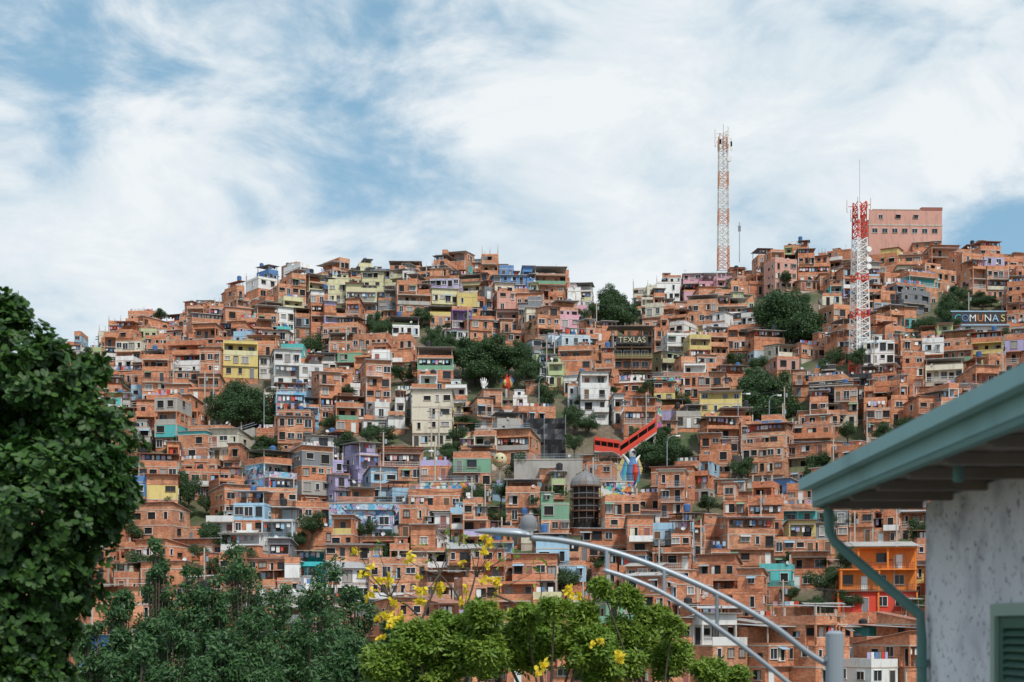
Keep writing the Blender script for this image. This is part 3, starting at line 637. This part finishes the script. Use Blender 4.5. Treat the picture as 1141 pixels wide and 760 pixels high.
def canopy(cent,y,leaf=.17,n=6500):
    lob=[lw(px,py,r,y+nr.uniform(-1.5,1.5)) for px,py,r in cent]; bx=np.mean([l[0] for l in lob])
    B=tree('t',(bx,y,0),lob,n,leaf,'leaf_light',.18,sub=9,thick=.8,up=.8,rosette=5,subr=(.25,.55),wid=.42,shrink=.85,droop=.15); B.build('broadleaf_tree')
canopy([(425,744,24),(465,718,26),(500,700,20),(540,690,20),(480,755,36),(530,730,30)],38)
canopy([(585,688,16),(618,678,16),(650,688,18),(600,718,32),(560,724,30),(650,724,30)],40)
canopy([(672,658,13),(698,668,16),(725,688,16),(748,702,15),(700,712,28),(748,736,24),(790,750,18),(822,758,15),(680,740,30)],42)
# yellow flowering tree
B=MB(); fl=[(405,640),(418,655),(436,678),(448,640),(463,638),(470,660),(458,668),(432,702),(423,645),(545,606),(512,628),(540,632),(632,658),(610,676),(575,690),(440,690),(520,660),(690,742),(662,715),(606,742),(488,655),(430,650),(425,690),(555,650),(398,612),(455,625)]
Y=45; base=W(520,700,Y); base.z=0
hub=W(518,680,Y); hub2=W(470,690,Y); B.tube([base,W(522,740,Y),hub],[.16,.09,.05],8,'bark')
B.tube([W(522,740,Y),hub2],[.07,.04],6,'bark',False)
hubs=[hub,W(530,640,Y),hub2,W(490,640,Y),W(600,690,Y),W(545,660,Y),W(435,665,Y)]
for a,b_ in ((0,1),(0,3),(0,5),(5,4),(2,3),(2,6)): B.tube([hubs[a],hubs[a].lerp(hubs[b_],.5)+Vector((.05,0,.08)),hubs[b_]],[.045,.035,.026],6,'bark',False)
for px,py in fl:
    yf_=Y if py<695 else 34
    c=W(px,py,yf_+nr.uniform(-1,1)); h=min(hubs,key=lambda q:(q-c).length); mid=h.lerp(c,.5)+Vector((nr.uniform(-.1,.1),0,-.1))
    if yf_==Y: B.tube([h,mid,c],[.028,.018,.01],5,'bark',False)
    k_=yf_/33
    for _ in range(int(nr.uniform(1,4.5))):
        cc=np.array(c)+nr.normal(size=3)*.13*k_; C=np.repeat(cc[None],13,0); B.quads(leaf_arr(C+nr.normal(size=C.shape)*.03*k_,np.full(13,.115*k_),np.full(13,.09*k_),None,.2,True),'petal',6)
for px,py in ((500,612),(560,600),(590,640),(480,620),(556,625),(497,598),(470,610),(575,612),(515,598),(420,612),(600,625),(530,605)):
    c=W(px,py,Y); h=min(hubs,key=lambda q:(q-c).length); B.tube([h,h.lerp(c,.5)+Vector((.1,0,0)),c],[.024,.015,.006],5,'bark',False)
    C=np.array(c)[None]+nr.normal(size=(6,3))*.12; B.quads(leaf_arr(C,np.full(6,.2),np.full(6,.08),None,.2,True),'leaf_light',6)
B.build('yellow_trumpet_tree')
# ------------------------------------------------------------------ near street lamp
E=empty('street_lamp',(0,0,0)); Y=15
B=MB(); pb=W(930,705,Y); B.tube([(pb.x,Y,.13),(pb.x,Y,pb.z-.01),(pb.x,Y,pb.z+.02)],[.12,.095,.06],16,'galv'); B.tube([(pb.x,Y,.13),(pb.x,Y,.18)],[.25,.25],12,'galv'); B.build('post',parent=E,smooth=False)
def spl(pts,n=30):
    P_=[Vector(p) for p in pts]; P_=[P_[0]*2-P_[1]]+P_+[P_[-1]*2-P_[-2]]; out=[]
    for i in range(1,len(P_)-2):
        for k in range(8):
            t=k/8; a,b,c,d=P_[i-1:i+3]; out.append(.5*((2*b)+(c-a)*t+(2*a-5*b+4*c-d)*t*t+(3*b-a-3*c+d)*t**3))
    out.append(P_[-2]); return out
up=spl([W(x,y,Y-.0) for x,y in ((930,745),(900,727),(858,695),(800,662),(740,635),(680,614),(630,603),(590,599))]); B=MB(); B.tube(up,[.032]*len(up),10,'galv')
lo=spl([W(x,y,Y-.25) for x,y in ((925,800),(875,758),(830,722),(780,686),(735,659),(700,644),(672,635))]); B.tube(lo,[.026]*len(lo),10,'galv')
for (x,y1,y2) in ((799,660,700),(740,634,662),(676,612,636)): B.tube([W(x,y1,Y),W(x,y2,Y-.25)],.02,8,'galv')
B.tube([W(918,735,Y),W(932,740,Y)],.05,8,'galv'); B.build('curved_arm',parent=E,smooth=True)
B=MB(); a=W(592,599,Y); prof=[(0,.04),(.06,.07),(.15,.085),(.35,.075),(.52,.05),(.6,.02)]
n0=len(B.V)
for t,r in prof:
    for j in range(12):
        an=2*math.pi*j/12; B.V.append((a.x-t,a.y+r*1.7*math.cos(an),a.z+.02+t*.07+r*(.8 if math.sin(an)>0 else .35)*math.sin(an)))
for i in range(len(prof)-1):
    for j in range(12): q=n0+i*12+j; w_=n0+i*12+(j+1)%12; B.F.append((q,w_,w_+12,q+12)); B.M.append('galv')
B.F.append(tuple(range(n0,n0+12))); B.M.append('galv')
c=W(589,583,Y); B.tube([(c.x,c.y,c.z-.09),(c.x,c.y,c.z-.05),(c.x,c.y,c.z+.05),(c.x,c.y,c.z+.09)],[.05,.085,.085,.04],12,'grey'); B.build('lamp_head',parent=E,smooth=True)
# ------------------------------------------------------------------ near plaster house (right)
m,nt,b=newmat('old_plaster')
f=rampf(nt,objnoise(nt,3,10,rand=False),0.5,0.7); f2=rampf(nt,objnoise(nt,22,6,rand=False),0.58,0.66); f3=rampf(nt,objnoise(nt,1.2,5,(1,1,.4),rand=False),.4,.75)
c=mixc(nt,f3,(0.78,0.78,0.83),(0.58,0.58,0.66)); c=mixc(nt,f,c,(0.46,0.46,0.53)); c=mixc(nt,f2,c,(0.26,0.25,0.28)); L(nt,c,b.inputs['Base Color']); b.inputs['Roughness'].default_value=.9
bp_=N(nt,'ShaderNodeBump'); bp_.inputs['Strength'].default_value=.5; bp_.inputs['Distance'].default_value=.02; L(nt,objnoise(nt,14,8,rand=False),bp_.inputs['Height']); L(nt,bp_.outputs[0],b.inputs['Normal'])
paint('trim_teal',(0.28,0.50,0.51),.6,.6,(0.13,0.22,0.22),2.5); paint('pipe_teal',(0.12,0.26,0.24),.6,.4,(0.05,0.08,0.08),3); paint('soffit',(0.26,0.22,0.20),.9,.7,(0.07,0.06,0.055),2); paint('shutter',(0.05,0.14,0.10),.6,.3,(.03,.05,.04),3); paint('shutter_frame',(0.34,0.46,0.40),.6,.3)
E=empty('plaster_house')
B=MB(); xw=3.2; ya,yb=2.5,11.0; wy0,wy1,wz0,wz1=7.9,9.35,5.7,7.08
B.box(xw,xw+.25,ya,wy0,0,7.97,'old_plaster'); B.box(xw,xw+.25,wy1,yb,0,7.97,'old_plaster'); B.box(xw,xw+.25,wy0,wy1,0,wz0,'old_plaster'); B.box(xw,xw+.25,wy0,wy1,wz1,7.97,'old_plaster')
B.box(xw+.25,11,yb-.25,yb,0,7.97,'old_plaster'); B.box(xw+.25,11,ya,ya+.25,0,7.97,'old_plaster'); B.box(10.75,11,ya+.25,yb-.25,0,7.97,'old_plaster')
for yy,s_ in ((yb-.12,1),(ya+.12,-1)): B.poly([(xw,yy,7.97),(11,yy,7.97),(7.1,yy,9.7)],'old_plaster')
B.build('walls',parent=E)
B=MB(); xe=2.42; ye=11.35; ys_=2.2; sl=.45
B.hexa([(xe,ys_,8.16),(7.1,ys_,8.16+sl*4.68),(7.1,ye,8.16+sl*4.68),(xe,ye,8.16),(xe,ys_,8.2),(7.1,ys_,8.24+sl*4.68),(7.1,ye,8.24+sl*4.68),(xe,ye,8.2)],'zinc')
B.hexa([(7.1,ys_,8.16+sl*4.68),(11.8,ys_,8.16),(11.8,ye,8.16),(7.1,ye,8.16+sl*4.68),(7.1,ys_,8.24+sl*4.68),(11.8,ys_,8.2),(11.8,ye,8.2),(7.1,ye,8.24+sl*4.68)],'zinc')
B.build('roof',parent=E)
B=MB(); 
for i in range(7): x0=xe+.04+i*.115; B.box(x0,x0+.108,ys_,ye-.03,8.0+.004*(i%2),8.02+.004*(i%2),'soffit')
for i in range(12): yy=ye-.25-i*.75; B.box(xe+.05,xw,yy-.035,yy+.035,7.93,7.998,'soffit')
B.box(xe+.03,xw-.001,ye-.03,ye,7.95,8.16,'soffit'); B.build('soffit',parent=E)
B=MB(); B.box(xe-.03,xe+.02,ys_,ye,8.0,8.155,'trim_teal'); B.tube([(xe-.07,ys_,8.15),(xe-.07,ye+.02,8.15)],[.055,.055],10,'trim_teal'); B.box(xe-.13,xe-.09,ys_,ye+.02,8.10,8.19,'trim_teal'); B.box(xe-.028,xe+.03,ys_,ye-.01,7.96,7.995,'pipe_teal')
B.build('fascia_and_gutter',parent=E)
B=MB(); pp=[W(923,560,ye-.1),W(924,590,ye-.1),W(930,604,ye-.12)]; e1=Vector((3.13,10.9,7.1)); e2=Vector((3.14,10.9,6.9)); pts=pp+[e1,e2,Vector((3.14,10.9,0))]; B.tube(pts,[.04]*len(pts),12,'pipe_teal')
for zz in (6.7,5.2): B.tube([(3.14,10.9,zz),(3.14,10.9,zz+.06)],.052,12,'pipe_teal')
B.tube([(2.62,8.35,8.0),(2.62,8.35,7.86)],.03,10,'pipe_teal'); B.build('downpipe',parent=E)
B=MB(); B.box(xw-.03,xw+.1,wy0-.08,wy0,wz0-.08,wz1+.08,'shutter_frame'); B.box(xw-.03,xw+.1,wy1,wy1+.08,wz0-.08,wz1+.08,'shutter_frame'); B.box(xw-.03,xw+.1,wy0,wy1,wz1,wz1+.08,'shutter_frame'); B.box(xw-.06,xw+.1,wy0-.0,wy1,wz0-.08,wz0,'shutter_frame')
for h_ in (0,1):
    a=wy0+h_*(wy1-wy0)/2+.005; e=a+(wy1-wy0)/2-.01
    B.box(xw,xw+.04,a,a+.07,wz0,wz1,'shutter'); B.box(xw,xw+.04,e-.07,e,wz0,wz1,'shutter'); B.box(xw,xw+.04,a+.07,e-.07,wz1-.08,wz1,'shutter'); B.box(xw,xw+.04,a+.07,e-.07,wz0,wz0+.08,'shutter')
    z=wz0+.1
    while z<wz1-.1: B.hexa([(xw,a+.07,z),(xw+.04,a+.07,z+.035),(xw+.04,e-.07,z+.035),(xw,e-.07,z),(xw,a+.07,z+.01),(xw+.04,a+.07,z+.045),(xw+.04,e-.07,z+.045),(xw,e-.07,z+.01)],'shutter'); z+=.05
B.box(xw+.1,xw+.12,wy0,wy1,wz0,wz1,'void'); B.build('shuttered_window',parent=E)
# ------------------------------------------------------------------ sky
w=bpy.data.worlds.new('World'); SC.world=w; w.use_nodes=True; nt=w.node_tree; bg=nt.nodes['Background']; bg.inputs[1].default_value=.15
sky=N(nt,'ShaderNodeTexSky',sky_type='NISHITA'); sky.sun_disc=False; sky.sun_elevation=math.radians(48); sky.sun_rotation=math.radians(150); sky.air_density=1.0; sky.dust_density=1.0; sky.ozone_density=1.5
tc=N(nt,'ShaderNodeTexCoord'); D=tc.outputs['Generated']
mp=N(nt,'ShaderNodeMapping'); mp.inputs['Rotation'].default_value=(0,math.radians(-16),0); mp.inputs['Scale'].default_value=(1.0,1.0,2.0); mp.inputs['Location'].default_value=(.3,1.7,.4); L(nt,D,mp.inputs[0])
n1=N(nt,'ShaderNodeTexNoise'); n1.inputs['Scale'].default_value=8; n1.inputs['Detail'].default_value=12; n1.inputs['Roughness'].default_value=.6; n1.inputs['Distortion'].default_value=.3; L(nt,mp.outputs[0],n1.inputs['Vector'])
n2=N(nt,'ShaderNodeTexNoise'); n2.inputs['Scale'].default_value=8; n2.inputs['Detail'].default_value=10; n2.inputs['Roughness'].default_value=.62; n2.inputs['Distortion'].default_value=.4; L(nt,mp.outputs[0],n2.inputs['Vector'])
ma=N(nt,'ShaderNodeMath',operation='MULTIPLY_ADD'); L(nt,n1.outputs['Fac'],ma.inputs[0]); ma.inputs[1].default_value=2.1; ma.inputs[2].default_value=-.54
acc=ma.outputs[0]
for px,py,r_,wt in ((40,50,140,-.24),(150,110,110,-.14),(300,185,110,-.16),(450,185,120,-.2),(400,40,100,-.08),(520,90,70,-.1),(1115,240,90,-.6),(290,85,100,.24),(60,240,200,.4),(250,270,160,.3),(700,240,240,.3),(950,90,330,.4),(700,60,200,.14),(560,260,150,.26),(450,270,120,.2)):
    d=Vector(((px-CX)/F,1,(HY-py)/F)).normalized(); vd=N(nt,'ShaderNodeVectorMath',operation='DISTANCE'); L(nt,D,vd.inputs[0]); vd.inputs[1].default_value=d
    mr=N(nt,'ShaderNodeMapRange',interpolation_type='SMOOTHSTEP'); L(nt,vd.outputs['Value'],mr.inputs[0]); mr.inputs[1].default_value=0; mr.inputs[2].default_value=r_/F*1.3; mr.inputs[3].default_value=wt; mr.inputs[4].default_value=0
    a=N(nt,'ShaderNodeMath',operation='ADD'); L(nt,acc,a.inputs[0]); L(nt,mr.outputs[0],a.inputs[1]); acc=a.outputs[0]
cf=N(nt,'ShaderNodeMapRange',interpolation_type='SMOOTHSTEP'); L(nt,acc,cf.inputs[0]); cf.inputs[1].default_value=.2; cf.inputs[2].default_value=.8; cf.inputs[4].default_value=.97
cc=mixc(nt,rampf(nt,n2.outputs['Fac'],.38,.6),(4.4,5.1,5.6),(5.9,6.15,6.3))
veil=mixc(nt,.62,sky.outputs[0],(1.7,3.3,4.3))
L(nt,mixc(nt,cf.outputs[0],veil,cc),bg.inputs[0])
s=bpy.data.lights.new('sun','SUN'); s.energy=3.0; s.angle=math.radians(6); s.color=(1,.95,.87); so=bpy.data.objects.new('sun',s); SC.collection.objects.link(so)
az=math.radians(150); el=math.radians(50); dv=Vector((math.sin(az)*math.cos(el),math.cos(az)*math.cos(el),math.sin(el))); so.rotation_euler=dv.to_track_quat('Z','Y').to_euler(); so.location=(0,-20,60)
# ------------------------------------------------------------------ camera
c=bpy.data.cameras.new('camera'); co=bpy.data.objects.new('camera',c); SC.collection.objects.link(co); SC.camera=co
co.location=(0,0,CZ); co.rotation_euler=(math.pi/2,0,0); c.sensor_width=36; c.lens=50.0; c.shift_y=(HY-380)/1141; c.clip_end=12000
c.dof.use_dof=True; c.dof.focus_distance=290; c.dof.aperture_fstop=2.6
SC.view_settings.view_transform='Standard'; SC.view_settings.look='None'; SC.view_settings.exposure=0
print('faces',sum(len(m.polygons) for m in bpy.data.meshes))
